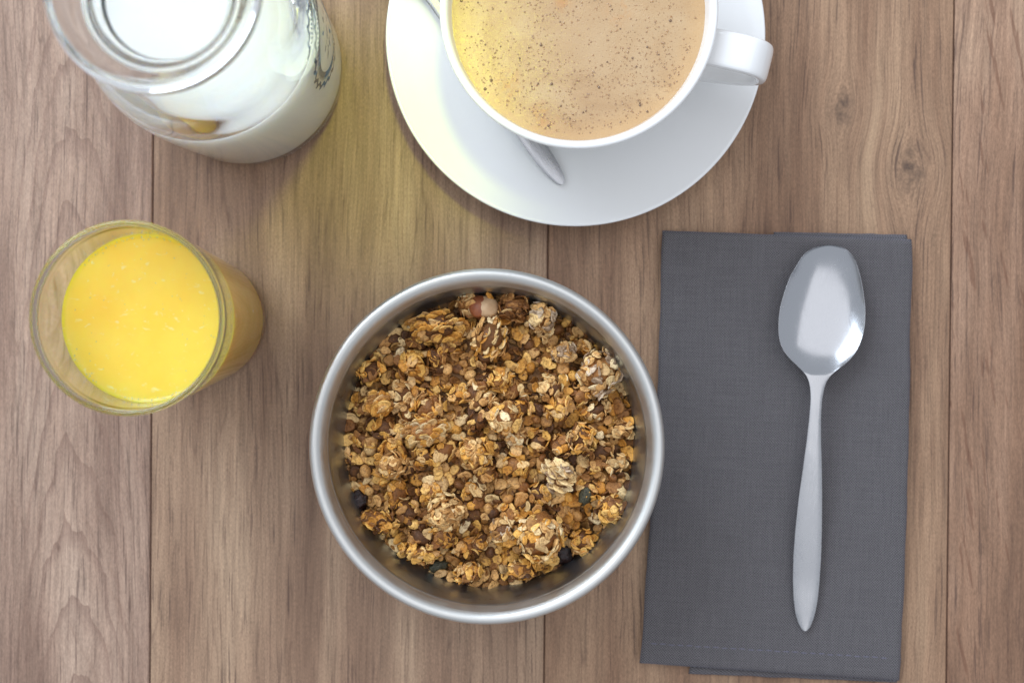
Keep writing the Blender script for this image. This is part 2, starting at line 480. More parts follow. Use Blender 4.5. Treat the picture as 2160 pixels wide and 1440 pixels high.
# printed wreath: flat ink laid on the outside of the glass
pv, pf = [], []
def ink(poly):
    """poly in (arc cm, z cm) about the wreath centre; wraps it onto the glass."""
    base = len(pv)
    for s_, z_ in poly:
        z = 6.7 + z_; r = r_out(z) + 0.004; a = s_ / 4.4 + R(4)
        pv.append((r * math.cos(a) * CM, r * math.sin(a) * CM, z * CM))
    pf.append(tuple(range(base, base + len(poly))))
def leaf_poly(cx, cz, ang, L, Wd):
    pts = []
    for k in range(10):
        t = 2 * math.pi * k / 10
        x = L * math.cos(t); yy_ = Wd * math.sin(t) * (1 - 0.35 * math.cos(t))
        pts.append((cx + x * math.cos(ang) - yy_ * math.sin(ang), cz + x * math.sin(ang) + yy_ * math.cos(ang)))
    return pts
EA, EB = 1.55, 2.0
def el(t, k=1.0): return EA * k * math.cos(t), EB * k * math.sin(t)
N = 110
for k in range(N):      # inner line of the oval
    t0, t1 = 2 * math.pi * k / N, 2 * math.pi * (k + 0.93) / N
    wd = 0.11 + 0.04 * math.sin(2 * t0 + 1.0)
    ink([el(t0), el(t1), el(t1, 1 + wd), el(t0, 1 + wd)])
for k in range(64):     # bead ring
    t = 2 * math.pi * k / 64
    x_, z_ = el(t, 1.16)
    ink(leaf_poly(x_, z_, math.atan2(z_ / EB, x_ / EA), 0.11, 0.07))
for k in range(46):     # outer leaves
    t = 2 * math.pi * k / 46 + 0.04
    x_, z_ = el(t, 1.33 + 0.05 * (k % 2))
    ink(leaf_poly(x_, z_, math.atan2(EB * math.cos(t), -EA * math.sin(t)) + (0.45 if k % 2 else -0.3), 0.27, 0.095))
for t, rr_, L in ((0.3, .55, .22), (1.2, .5, .2), (1.9, .62, .22), (2.8, .5, .18), (3.6, .55, .24), (4.3, .45, .2), (5.0, .6, .24), (5.7, .52, .2), (0.0, .0, .3)):
    x_, z_ = el(t, rr_)
    ink(leaf_poly(x_, z_, t, L, 0.09))
    ink(leaf_poly(x_ * 0.8 + .12, z_ * 0.8, t + 1.0, L * .6, 0.05))
obj('wreath_print', mesh('wreath_print', pv, pf), M['print'], bottle)

mp = [(0, 0.72), (2.4, 0.72), (3.55, 0.86), (3.92, 1.55), (4.03, 5.0), (4.02, 8.4), (3.97, 9.0), (3.90, 9.09), (3.80, 9.01), (3.70, 8.985), (3.0, 8.98), (0, 8.98)]
milk = obj('milk', lathe('milk', smooth_profile(mp, 3), 128), M['milk'], None, (BX * CM, BY * CM, 0))
tag(milk, 'white milk filling the glass bottle up to below its shoulder', 'milk')

# ------------------------------------------------------------------ juice tumbler
GX, GY = -13.55, 0.95
tumbler = empty('juice_glass', (GX * CM, GY * CM, 0))
tag(tumbler, 'tall tapered clear drinking glass holding orange juice, standing alone on the left plank', 'glass')
go = [(0, 0.12), (1.9, 0.1), (2.35, 0.0), (2.6, 0.06), (2.72, 0.3), (2.76, 0.9), (3.12, 6.3), (3.44, 11.2), (3.47, 11.60), (3.475, 11.72), (3.45, 11.745), (3.33, 11.745), (3.295, 11.72), (3.29, 11.60), (3.25, 11.2), (2.94, 6.3), (2.63, 1.4), (2.52, 0.95), (2.2, 0.82), (0, 0.8)]
obj('glass_wall', lathe('glass_wall', smooth_profile(go, 5), 128), M['tumbler_glass'], tumbler)
rb = [(3.46, 11.75), (3.492, 11.80), (3.50, 11.92), (3.475, 12.03), (3.40, 12.08), (3.32, 12.04), (3.285, 11.93), (3.285, 11.80), (3.31, 11.75), (3.46, 11.75)]
obj('rim', lathe('rim', smooth_profile(rb, 4), 128), M['rim_glass'], tumbler)
def gi(z): return float(np.interp(z, [0.82, 0.95, 1.4, 6.3, 11.2], [2.2, 2.52, 2.63, 2.94, 3.25]))
jp = [(0, 0.74), (2.2, 0.76), (2.58, 0.92), (2.70, 1.4), (3.01, 6.3), (gi(9.3) + .07, 9.3), (gi(9.5) + .05, 9.52), (gi(9.4) - 0.04, 9.46), (gi(9.4) - 0.16, 9.41), (2.4, 9.4), (0, 9.4)]
juice = obj('orange_juice', lathe('orange_juice', smooth_profile(jp, 3), 128), M['juice'], None, (GX * CM, GY * CM, 0))
tv, tf = [], []
bmj = bmesh.new(); bmesh.ops.create_icosphere(bmj, subdivisions=1, radius=1.0)
jv = np.array([v.co[:] for v in bmj.verts]); jf = [tuple(v.index for v in f.verts) for f in bmj.faces]; bmj.free()
for k in range(260):
    a = rng.uniform(0, 6.283)
    if k < 220 and mnoise.noise(Vector((math.cos(a) * 1.5, math.sin(a) * 1.5, 5.0))) < -0.12: continue
    if k < 220: r = gi(9.4) - 0.05 - abs(rng.normal(0, 0.06)); rad = rng.uniform(0.015, 0.04)
    else: r = 2.9 * math.sqrt(rng.uniform()); rad = rng.uniform(0.012, 0.03)
    b0 = len(tv); zt = 9.405 + (0.04 if r > gi(9.4) - 0.12 else 0.0)
    for q in jv: tv.append(((r * math.cos(a) + q[0] * rad) * CM, (r * math.sin(a) + q[1] * rad) * CM, (zt + q[2] * rad * 0.7) * CM))
    tf += [tuple(i + b0 for i in f) for f in jf]
o = obj('bubble', mesh('bubble', tv, tf), M['juice_foam'], juice); tag(o, kind='stuff')
tag(juice, 'bright yellow orange juice with fine pulp in the tapered drinking glass', 'juice')

# ------------------------------------------------------------------ saucer, cup, coffee
SX, SY = 2.72, 13.0
sp = [(0, 0.56), (2.9, 0.56), (3.25, 0.62), (4.2, 0.86), (5.6, 1.19), (7.0, 1.52), (7.85, 1.76), (8.0, 1.80), (8.07, 1.77), (8.06, 1.70), (7.85, 1.60), (7.0, 1.34), (5.6, 0.98), (4.2, 0.62), (3.5, 0.36), (3.3, 0.03), (3.1, 0.0), (2.95, 0.05), (2.8, 0.28), (0, 0.30)]
saucer = obj('saucer', lathe('saucer', smooth_profile(sp, 5), 160), M['porcelain'], None, (SX * CM, SY * CM, 0))
tag(saucer, 'round white porcelain saucer under the coffee cup', 'saucer')

cup = empty('coffee_cup', (SX * CM, SY * CM, 0.56 * CM))
tag(cup, 'wide white porcelain cup of milky coffee standing on the saucer', 'cup')
cp = [(0, 0.18), (2.3, 0.16), (2.5, 0.02), (2.72, 0.02), (2.85, 0.25), (3.12, 0.62), (3.75, 1.35), (4.4, 2.5), (4.9, 3.9), (5.24, 5.3), (5.40, 6.15), (5.43, 6.32), (5.38, 6.41), (5.27, 6.43), (5.17, 6.38), (5.10, 6.25), (4.98, 5.6), (4.66, 4.1), (4.15, 2.7), (3.5, 1.65), (2.7, 0.85), (1.8, 0.55), (0, 0.5)]
obj('cup_body', lathe('cup_body', smooth_profile(cp, 5), 160), M['porcelain'], cup)
# strap handle: swept rounded strip in a vertical plane
def strap(path, wid, th, n_sec=20):
    verts, faces = [], []
    P = [np.array(p) for p in path]
    for i, p in enumerate(P):
        t = P[min(i + 1, len(P) - 1)] - P[max(i - 1, 0)]; t = t / np.linalg.norm(t)
        nrm = np.array([t[1], -t[0]])
        w_ = wid[i] if hasattr(wid, '__len__') else wid
        for k in range(n_sec):
            a = 2 * math.pi * k / n_sec
            ca, sa = math.cos(a), math.sin(a)
            q = 0.42
            yy_ = w_ / 2 * math.copysign(abs(ca) ** q, ca); nn = th / 2 * math.copysign(abs(sa) ** q, sa)
            verts.append(((p[0] + nrm[0] * nn) * CM, yy_ * CM, (p[1] + nrm[1] * nn) * CM))
    for i in range(len(P) - 1):
        for k in range(n_sec):
            k2 = (k + 1) % n_sec
            faces.append((i * n_sec + k, i * n_sec + k2, (i + 1) * n_sec + k2, (i + 1) * n_sec + k))
    faces.append(tuple(range(n_sec - 1, -1, -1))); faces.append(tuple(range((len(P) - 1) * n_sec, len(P) * n_sec)))
    me = mesh('handle', verts, faces)
    bm = bmesh.new(); bm.from_mesh(me); bmesh.ops.recalc_face_normals(bm, faces=bm.faces); bm.to_mesh(me); bm.free()
    return me
hp = smooth_profile([(5.12, 5.35), (5.7, 5.55), (6.5, 5.66), (7.2, 5.55), (7.62, 5.05), (7.66, 4.3), (7.3, 3.5), (6.5, 2.7), (5.6, 2.15), (4.3, 1.75)], 6)
obj('handle', strap(hp, 1.48, 0.52), M['porcelain'], cup, None, (0, 0, -R(14)))

coffee = empty('coffee', (SX * CM, SY * CM, 0))
tag(coffee, 'milky coffee with a tan bubbly froth filling the white cup', 'coffee')
# froth sheet with a real edge and depth
fv, ff = [], []
rings = 40; seg = 128; RC = 5.09
for i in range(rings + 1):
    r = RC * (i / rings)
    for k in range(seg):
        a = 2 * math.pi * k / seg
        x_, y_ = r * math.cos(a), r * math.sin(a)
        z_ = 6.2 + 0.018 * mnoise.noise(Vector((x_ * 1.3, y_ * 1.3, 0))) + 0.05 * max(0, (r - 4.75) / 0.35) ** 2
        fv.append((x_ * CM, y_ * CM, z_ * CM))
for i in range(rings):
    for k in range(seg):
        k2 = (k + 1) % seg
        ff.append((i * seg + k, (i + 1) * seg + k, (i + 1) * seg + k2, i * seg + k2))
low = len(fv)
for k in range(seg):
    a = 2 * math.pi * k / seg; fv.append((4.55 * math.cos(a) * CM, 4.55 * math.sin(a) * CM, 4.4 * CM))
for k in range(seg):
    k2 = (k + 1) % seg
    ff.append((rings * seg + k, low + k, low + k2, rings * seg + k2))
obj('froth', mesh('froth', fv, ff), M['foam'], coffee)
ico = bmesh.new(); bmesh.ops.create_icosphere(ico, subdivisions=2, radius=1.0)
ico_v = np.array([v.co[:] for v in ico.verts]); ico_f = [tuple(v.index for v in f.verts) for f in ico.faces]; ico.free()
for nm, mt, cnt, rmin, rmax in (('bubble', 'bubble', 2400, 0.012, 0.046), ('dark_bubble', 'bubble_dark', 46, 0.035, 0.075)):
    bv, bf = [], []
    for _ in range(cnt):
        while True:
            a = rng.uniform(0, 2 * math.pi); r = 4.75 * math.sqrt(rng.uniform())
            x_, y_ = r * math.cos(a), r * math.sin(a)
            dens = 0.25 + (mnoise.noise(Vector((x_ * 0.5 + 4, y_ * 0.5, 2))) + 0.3) + (0.6 if y_ < -1 and r > 2.2 else 0)
            if rng.uniform() < dens: break
        rad = rmin + (rmax - rmin) * rng.uniform() ** 2.2
        b0 = len(bv)
        for q in ico_v: bv.append(((x_ + q[0] * rad) * CM, (y_ + q[1] * rad) * CM, (6.205 + q[2] * rad * 0.55) * CM))
        bf += [tuple(i + b0 for i in f) for f in ico_f]
    o = obj(nm, mesh(nm, bv, bf), M[mt], coffee); tag(o, kind='stuff')

# ------------------------------------------------------------------ spoons
def spoon(widths, bowl_end, depth, rimz, handz, thick, satin_from, name_b='spoon_bowl', name_h='handle', root=None):
    """widths: (s, centre offset, half width) in cm from the bowl's tip; builds a dished bowl and a bar handle as two butted meshes."""
    ss = np.array([w[0] for w in widths]); cc = np.array([w[1] for w in widths]); hw = np.array([w[2] for w in widths])
    L = ss[-1]
    S = np.concatenate([L * 0.5 * (1 - np.cos(np.linspace(0, math.pi, 110)))])
    S = np.unique(np.concatenate([S, [bowl_end]]))
    NT_ = 25
    tt = np.sin(np.linspace(-math.pi / 2, math.pi / 2, NT_))
    def W_(s):
        return np.interp(s, ss, hw)
    # smooth half widths with a small moving average, keeping ends round
    dens = np.linspace(0, L, 900); wv = np.interp(dens, ss, hw ** 2)
    ker = np.hanning(37); ker /= ker.sum()
    ws = np.sqrt(np.maximum(np.convolve(np.pad(wv, 18, mode='reflect', reflect_type='odd'), ker, 'valid'), 0))
    b_len = bowl_end
    verts_t, verts_b = [], []
    for s in S:
        w = max(float(np.interp(s, dens, ws)), 0.0)
        e0 = math.sqrt(max(0.0, 1 - max(0, (0.55 - s) / 0.55) ** 2)); e1 = math.sqrt(max(0.0, 1 - max(0, (s - (L - 0.30)) / 0.30) ** 2))
        w = max(w, 0.02)
        c = float(np.interp(s, ss, cc))
        zc = rimz(s) if s <= bowl_end else handz(s)
        u = s / bowl_end
        D = depth * (max(0.0, math.sin(math.pi * min(1, max(0, u)) ** 0.92)) ** 0.62) if u < 1 else 0.0
        flat = 1.0 - min(1.0, max(0.0, (u - 0.8) / 0.35))
        rt, rb = [], []
        for t in tt:
            bowlz = -D * (1 - abs(t) ** 2.6)
            handle_round = -(1 - flat) * 0.05 * abs(t) ** 3 * min(1, w / 0.3)
            th = thick * (0.35 + 0.65 * (1 - t * t) ** 0.5)
            if u > 0.8: th = thick * (0.35 + 0.65 * (1 - t ** 4) ** 0.5) * (1 + 0.5 * (1 - flat))
            x_, y_, z_ = c + t * w, -s, zc + bowlz + handle_round
            rt.append((x_ * CM, y_ * CM, z_ * CM)); rb.append((x_ * CM, y_ * CM, (z_ - th) * CM))
        verts_t.append(rt); verts_b.append(rb)
    nS = len(S); ring = 2 * NT_
    V = []
    for i in range(nS): V += verts_t[i] + verts_b[i][::-1]
    F = []; Fi = []
    for i in range(nS - 1):
        for k in range(ring):
            k2 = (k + 1) % ring
            F.append((i * ring + k, (i + 1) * ring + k, (i + 1) * ring + k2, i * ring + k2)); Fi.append(S[i])
    F.append(tuple(range(ring))); Fi.append(0.0)
    F.append(tuple(range((nS - 1) * ring + ring - 1, (nS - 1) * ring - 1, -1))); Fi.append(L)
    full = mesh('spoon_full', V, F)
    bm = bmesh.new(); bm.from_mesh(full); bmesh.ops.recalc_face_normals(bm, faces=bm.faces); bm.to_mesh(full); bm.free()
    vn = np.zeros((len(V), 3), dtype=np.float32); full.vertices.foreach_get('normal', vn.ravel()) if False else None
    vn = np.array([v.normal[:] for v in full.vertices])
    outs = []
    for part in (0, 1):
        fs = [tuple(p.vertices) for p, s in zip(full.polygons, Fi) if (s < satin_from) == (part == 0)]
        used = sorted({i for f in fs for i in f}); mp_ = {a: b for b, a in enumerate(used)}
        me = mesh(name_b if part == 0 else name_h, [V[i] for i in used], [tuple(mp_[i] for i in f) for f in fs])
        me.normals_split_custom_set_from_vertices([tuple(vn[i]) for i in used])
        outs.append(obj(name_b if part == 0 else name_h, me, M['spoon_polish'] if part == 0 else M['spoon_satin'], root))
    bpy.data.meshes.remove(full)
    return outs

def S_of(px_rows, z, fx=3000.0):
    # measured outline rows (row, left, right) in photo pixels turned into cm along and across the spoon
    k = fx / (62.5 - z)
    x_axis = 1745.0; out = []
    y0 = px_rows[0][0]
    for r, a, b in px_rows:
        out.append(((r - y0) / k, ((a + b) / 2 - x_axis) / k, (b - a) / 2 / k))
    return out
rows = [(518, 1744, 1746), (518.5, 1731, 1761), (520, 1722, 1769), (524, 1712, 1778), (530, 1703, 1786), (540, 1692, 1794), (549, 1685, 1800), (565, 1676, 1806), (582, 1666, 1811), (605, 1657, 1816), (625, 1651, 1819), (650, 1644, 1822), (680, 1641, 1821), (705, 1641, 1817), (725, 1645, 1810), (742, 1653, 1801), (756, 1665, 1789), (768, 1678, 1775), (778, 1689, 1760), (788, 1698, 1748), (800, 1703, 1739), (820, 1706, 1733), (842, 1706, 1729), (880, 1703, 1727), (930, 1698, 1728), (990, 1691, 1731), (1050, 1684, 1733), (1110, 1679, 1734), (1170, 1676, 1734), (1220, 1676, 1732), (1260, 1678, 1729), (1290, 1682, 1724), (1308, 1687, 1719), (1320, 1692, 1714), (1327, 1698, 1708), (1330, 1702, 1704)]
tbl = S_of(rows, 1.0)
tablespoon = empty('tablespoon', (13.57 * CM, 4.14 * CM, 0.65 * CM))
tag(tablespoon, 'large stainless steel spoon lying face up on the charcoal napkin', 'spoon')
def hz(s):
    # neck arches up, end rests low on the cloth
    return float(np.interp(s, [0, 2.5, 4.6, 5.6, 7.0, 9.0, 12.0, 14.5, 16.5], [0.76, 0.74, 0.82, 1.0, 1.08, 0.97, 0.64, 0.36, 0.24]))
xs_ = np.linspace(0, 16.6, 200); ker_ = np.hanning(21); ker_ /= ker_.sum()
zs_ = np.convolve(np.pad([hz(s) for s in xs_], 10, mode='edge'), ker_, 'valid')
hz_s = lambda s: float(np.interp(s, xs_, zs_))
spoon(tbl, 5.55, 0.60, hz_s, hz_s, 0.11, 5.45, root=tablespoon)

# teaspoon: half hidden beneath the cup, resting across the saucer
tea_rows = [(0, 0, .02), (.05, 0, .35), (.2, 0, .65), (.5, 0, .95), (1.0, 0, 1.2), (1.6, 0, 1.35), (2.4, 0, 1.36), (3.0, 0, 1.2), (3.5, 0, .85), (3.9, 0, .5), (4.3, 0, .32), (4.8, 0, .24), (6.5, 0, .24), (8.5, 0, .30), (10.5, 0, .38), (12.0, 0, .42), (13.0, 0, .41), (13.7, 0, .35), (14.15, 0, .26), (14.42, 0, .12), (14.45, 0, .03)]
ang = math.atan2(6.78 - 14.5, 2.16 + 3.34)
tip = (2.20 - math.cos(ang) * 14.45, 6.74 - math.sin(ang) * 14.45)
teaspoon = empty('teaspoon', (tip[0] * CM, tip[1] * CM, 1.72 * CM), (R(0), 0, ang + math.pi / 2))
tag(teaspoon, 'small steel teaspoon on the saucer with only its handle end showing below the cup', 'spoon')
tz = lambda s: float(np.interp(s, [0, 3, 5, 9, 14.45], [0.30, 0.28, 0.30, 0.12, -0.20]))
spoon(tea_rows, 4.3, 0.4, tz, tz, 0.09, 4.2, root=teaspoon)

# ------------------------------------------------------------------ napkin
napkin = empty('napkin', (11.6 * CM, -4.9 * CM, 0))
tag(napkin, 'folded charcoal grey linen napkin lying under the large spoon', 'napkin')
def cloth_layer(name, cor, bow, z0, z1, seed, nu=90, nv=140):
    """cor: TL, TR, BR, BL in cm; bow: sideways bulge of the left and right edges; rounded fold edges, slight undulation."""
    TL, TR, BR, BL = [np.array(c, float) for c in cor]
    verts, faces, uvs = [], [], []
    H = z1 - z0
    def pos(a, b):
        p = (TL * (1 - a) + TR * a) * (1 - b) + (BL * (1 - a) + BR * a) * b
        p = p + np.array([((1 - a) * bow[0] + a * bow[1]) * 4 * b * (1 - b), 0])
        e = 0.09 * mnoise.noise(Vector((a * 2 + seed, b * 7, 1))) + 0.02 * mnoise.noise(Vector((a * 9 + seed, b * 34, 4)))
        f = 0.03 * mnoise.noise(Vector((a * 9 + seed, b * 2, 7)))
        return p + np.array([e, f])
    Wd = np.linalg.norm(TR - TL); Ln = np.linalg.norm(BL - TL)
    prof = lambda d: 1.0 if d > 0.34 else math.sqrt(max(0.0, 1 - (1 - d / 0.34) ** 2))
    ua = 0.5 * (1 - np.cos(np.linspace(0, math.pi, nu))) * 0.35 + np.linspace(0, 1, nu) * 0.65
    vb = 0.5 * (1 - np.cos(np.linspace(0, math.pi, nv))) * 0.25 + np.linspace(0, 1, nv) * 0.75
    for side in (1, -1):
        for b in vb:
            for a in ua:
                p = pos(a, b)
                d = min(a * Wd, (1 - a) * Wd, b * Ln, (1 - b) * Ln)
                und = 0.08 * mnoise.noise(Vector((p[0] * 0.28, p[1] * 0.22, seed))) + 0.012 * mnoise.noise(Vector((p[0] * 1.1, p[1] * 0.8, seed + 5)))
                zm = (z0 + z1) / 2
                z = zm + side * H / 2 * prof(d) + (und * prof(d) if side > 0 else 0)
                verts.append(((p[0] - 11.6) * CM, (p[1] + 4.9) * CM, max(z, 0.01) * CM)); uvs.append((a * Wd, b * Ln))
    n = nu * nv
    for i in range(nv - 1):
        for k in range(nu - 1):
            q = (i * nu + k, (i + 1) * nu + k, (i + 1) * nu + k + 1, i * nu + k + 1)
            faces.append(q); faces.append(tuple(n + j for j in q[::-1]))
    me = mesh(name, verts, faces)
    ul = me.uv_layers.new(name='UVMap')
    li = np.zeros(len(me.loops), dtype=np.int32); me.loops.foreach_get('vertex_index', li)
    ul.data.foreach_set('uv', np.array(uvs, dtype=np.float32)[li].ravel())
    bm = bmesh.new(); bm.from_mesh(me); bmesh.ops.remove_doubles(bm, verts=bm.verts, dist=1e-6); bmesh.ops.recalc_face_normals(bm, faces=bm.faces); bm.to_mesh(me); bm.free()
    return obj(name, me, M['linen'], napkin)
cloth_layer('bottom_fold', [(11.45, 4.78), (17.24, 4.66), (16.86, -14.9), (7.75, -14.55)], (0.0, 0.1), 0.012, 0.26, 3.0)
cloth_layer('middle_fold', [(6.75, 4.55), (17.2, 4.58), (16.82, -14.6), (5.85, -13.9)], (0.12, 0.1), 0.20, 0.40, 9.0)
cloth_layer('top_fold', [(6.55, 4.83), (17.34, 4.43), (16.86, -14.74), (5.57, -14.02)], (0.15, 0.12), 0.34, 0.62, 21.0)
st0 = mesh('stitch', [], [])
bm = bmesh.new(); bmesh.ops.create_uvsphere(bm, u_segments=8, v_segments=5, radius=1.0); bm.to_mesh(st0); bm.free()
st0.transform(Matrix.Diagonal((0.15 * CM, 0.026 * CM, 0.022 * CM, 1)))
st0.polygons.foreach_set('use_smooth', [True] * len(st0.polygons))
st0.materials.append(M['thread'])
a0, a1 = np.array((6.0, -13.12)), np.array((16.35, -13.72)); nst = 27
for k in range(nst):
    p = a0 + (a1 - a0) * (k + 0.5) / nst
    und = 0.08 * mnoise.noise(Vector((p[0] * 0.28, p[1] * 0.22, 21.0))) + 0.012 * mnoise.noise(Vector((p[0] * 1.1, p[1] * 0.8, 26.0)))
    obj('stitch', st0, None, napkin, ((p[0] - 11.6) * CM, (p[1] + 4.9 + 0.012 * math.sin(k * 2.1)) * CM, (0.625 + und) * CM), (0, 0, math.atan2(a1[1] - a0[1], a1[0] - a0[0]) + 0.05 * math.sin(k * 1.7)))

# ------------------------------------------------------------------ steel bowl
WX, WY = -0.91, -4.12
bowl = empty('steel_bowl', (WX * CM, WY * CM, 0))
tag(bowl, 'round brushed steel bowl with a rolled rim, full of granola', 'bowl')
bp = [(0, 0.36), (3.4, 0.38), (4.6, 0.75), (5.5, 1.6), (5.90, 2.6), (6.03, 3.6), (6.12, 4.3), (6.24, 5.0), (6.40, 5.64), (6.49, 5.60), (6.33, 4.95), (6.21, 4.25), (6.14, 3.6), (5.99, 2.55), (5.6, 1.5), (4.7, 0.62), (3.6, 0.24), (3.3, 0.02), (3.0, 0.02), (2.8, 0.22), (0, 0.24)]
obj('bowl_wall', lathe('bowl_wall', smooth_profile(bp, 5), 160), M['bowl_steel'], bowl)
rim = [(6.395, 5.62), (6.47, 5.86), (6.58, 6.10), (6.73, 6.25), (6.89, 6.28), (7.00, 6.20), (7.06, 6.06), (7.08, 5.92), (7.04, 5.80), (6.94, 5.74), (6.78, 5.70), (6.60, 5.66), (6.46, 5.62), (6.395, 5.62)]
obj('rim', lathe('rim', smooth_profile(rim, 5), 160), M['rim_steel'], bowl)

# ------------------------------------------------------------------ granola
def bowl_r(z): return float(np.interp(z, [0.36, 0.75, 1.7, 2.9, 4.0, 5.2], [3.4, 4.6, 5.5, 5.92, 6.1, 6.28]))
PAL = {
    'gold': [lin(228, 174, 88), lin(218, 158, 72), lin(236, 188, 108), lin(198, 136, 56)],
    'tan': [lin(220, 172, 108), lin(204, 154, 92), lin(230, 190, 130), lin(182, 132, 74)],
    'brown': [lin(136, 88, 44), lin(112, 72, 36), lin(158, 108, 58), lin(90, 56, 28)],
    'pale': [lin(238, 206, 150), lin(226, 192, 134), lin(242, 216, 168), lin(204, 166, 112)],
    'grey': [lin(200, 176, 148), lin(180, 154, 126), lin(214, 192, 166), lin(156, 130, 104)],
}
def flake_mesh(seed):
    """a rolled oat: irregular oval disc about 1 x 0.7, creased, curled"""
    r_ = np.random.default_rng(seed)
    n = 13
    ph = r_.uniform(0, 6.28, 4); am = r_.uniform(0.02, 0.09, 4)
    asp = r_.uniform(0.55, 0.85); curl = r_.uniform(-0.35, 0.35); curl2 = r_.uniform(-0.25, 0.4); th = r_.uniform(0.09, 0.15)
    tw = r_.uniform(-0.35, 0.35); crease = r_.uniform(0.0, 0.10)
    rad = lambda a: 1 + am[0] * math.sin(2 * a + ph[0]) + am[1] * math.sin(3 * a + ph[1]) + am[2] * math.sin(5 * a + ph[2]) + am[3] * math.sin(7 * a + ph[3])
    rings_ = [(0.0, 1), (0.42, 1), (0.80, 0.9), (1.0, 0.0), (0.80, -0.9), (0.42, -1), (0.0, -1)]
    V, F, rows_ = [], [], []
    for rr, tz_ in rings_:
        if rr == 0: angs = [0.0]
        else: angs = [2 * math.pi * k / n + (0.2 if tz_ < 0 else 0) for k in range(n)]
        row = []
        for a in angs:
            x_ = rr * rad(a) * math.cos(a); y_ = rr * rad(a) * math.sin(a) * asp
            z_ = th * tz_ + curl * x_ * x_ + curl2 * y_ * y_ + tw * x_ * y_ + r_.uniform(-0.035, 0.035)
            if tz_ > 0 and abs(y_) < 0.22: z_ -= crease * (1 - abs(y_) / 0.22)
            row.append(len(V)); V.append((x_ * 0.5, y_ * 0.5, z_ * 0.5))
        rows_.append(row)
    for a, b in zip(rows_[:-1], rows_[1:]):
        for k in range(n):
            k2 = (k + 1) % n
            if len(a) == 1: F.append((a[0], b[k], b[k2]))
            elif len(b) == 1: F.append((a[k], b[0], a[k2]))
            else: F.append((a[k], b[k], b[k2], a[k2]))
    me = mesh('oat_flake', V, F)
    bm = bmesh.new(); bm.from_mesh(me); bmesh.ops.recalc_face_normals(bm, faces=bm.faces); bm.to_mesh(me); bm.free()
    me.transform(Matrix.Scale(CM, 4))
    me.materials.append(M['oat'])
    return me
FL = [flake_mesh(s) for s in range(18)]
FLV = [(np.array([v.co[:] for v in m.vertices]), [tuple(p.vertices) for p in m.polygons]) for m in FL]
def lump_mesh(seed, amp=0.3, sub=2, freq=1.6):
    bm = bmesh.new(); bmesh.ops.create_icosphere(bm, subdivisions=sub, radius=0.5)
    for v in bm.verts:
        d = v.co.normalized()
        k = 1 + amp * mnoise.noise(d * freq + Vector((seed * 3.1, 0, 0))) + amp * 0.6 * mnoise.noise(d * freq * 2.3 + Vector((0, seed * 2.3, 5)))
        v.co = d * 0.5 * k
    me = bpy.data.meshes.new('lump'); bm.to_mesh(me); bm.free()
    me.polygons.foreach_set('use_smooth', [True] * len(me.polygons))
    me.transform(Matrix.Scale(CM, 4))
    return me
CORE = [lump_mesh(s, 0.45) for s in range(8)]
for m in CORE: m.materials.append(M['oat'])
BALL = [lump_mesh(40 + s, 0.16, 2, 2.2) for s in range(4)]
for m in BALL: m.materials.append(M['oat'])

# height field of the pile
G = 140; ext = 7.0
gx = np.linspace(-ext, ext, G)
GXX, GYY = np.meshgrid(gx, gx, indexing='ij')
GR = np.hypot(GXX, GYY)
lump_f = np.array([[mnoise.noise(Vector((x_ * 0.42, y_ * 0.42, 3.3))) for y_ in gx] for x_ in gx])
target_h = 5.20 - 0.72 * (GR / 6.1) ** 2.2 + 0.45 * lump_f
# hollows seen towards the lower left and lower right of the bowl
for hx, hy, hr, hd in ((-4.6, -2.6, 1.4, 0.35), (3.4, -3.9, 1.5, 0.55), (-2.6, -5.2, 1.2, 0.35), (4.8, 3.2, 1.2, 0.3)):
    target_h -= hd * np.exp(-((GXX - hx) ** 2 + (GYY - hy) ** 2) / hr ** 2)
height = target_h - 1.05
noflake = np.zeros_like(height, dtype=bool)
# solid base under the loose pieces
bv, bf = [], []
nr, ns = 40, 120
def grid_at(arr, x_, y_):
    i = min(max(int(round((x_ + ext) / (2 * ext) * (G - 1))), 0), G - 1); k = min(max(int(round((y_ + ext) / (2 * ext) * (G - 1))), 0), G - 1)
    return arr[i, k]
for i in range(nr + 1):
    for k in range(ns):
        r = 6.05 * i / nr; a = 2 * math.pi * k / ns
        x_, y_ = r * math.cos(a), r * math.sin(a)
        z_ = grid_at(height, x_, y_) - 0.05 + 0.12 * mnoise.noise(Vector((x_ * 3, y_ * 3, 9)))
        bv.append((x_ * CM, y_ * CM, z_ * CM))
for i in range(nr):
    for k in range(ns):
        k2 = (k + 1) % ns
        bf.append((i * ns + k, (i + 1) * ns + k, (i + 1) * ns + k2, i * ns + k2))
base = obj('granola_base', mesh('granola_base', bv, bf), M['oat_mass'], None, (WX * CM, WY * CM, 0))
tag(base, 'packed brown mass of fine granola beneath the loose flakes', 'granola', kind='stuff')

def settle(x_, y_, foot, pct=70):
    m = ((GXX - x_) ** 2 + (GYY - y_) ** 2) < foot ** 2
    if not m.any(): return 3.5
    return float(np.percentile(height[m], pct))
def raise_to(x_, y_, foot, z_, dome=0.0):
    d2 = ((GXX - x_) ** 2 + (GYY - y_) ** 2) / foot ** 2
    m = d2 < 1
    height[m] = np.maximum(height[m], z_ - dome * d2[m])
def pick(foot, tries=26, rmax=6.2):
    best = None
    for _ in range(tries):
        a = rng.uniform(0, 2 * math.pi); r = (rmax - foot * 0.9) * math.sqrt(rng.uniform())
        x_, y_ = r * math.cos(a), r * math.sin(a)
        d = grid_at(target_h, x_, y_) - settle(x_, y_, foot * 0.7, 60) + rng.uniform(0, 0.08)
        if grid_at(noflake, x_, y_): d -= 3
        if best is None or d > best[0]: best = (d, x_, y_)
    return best[1], best[2], best[0]
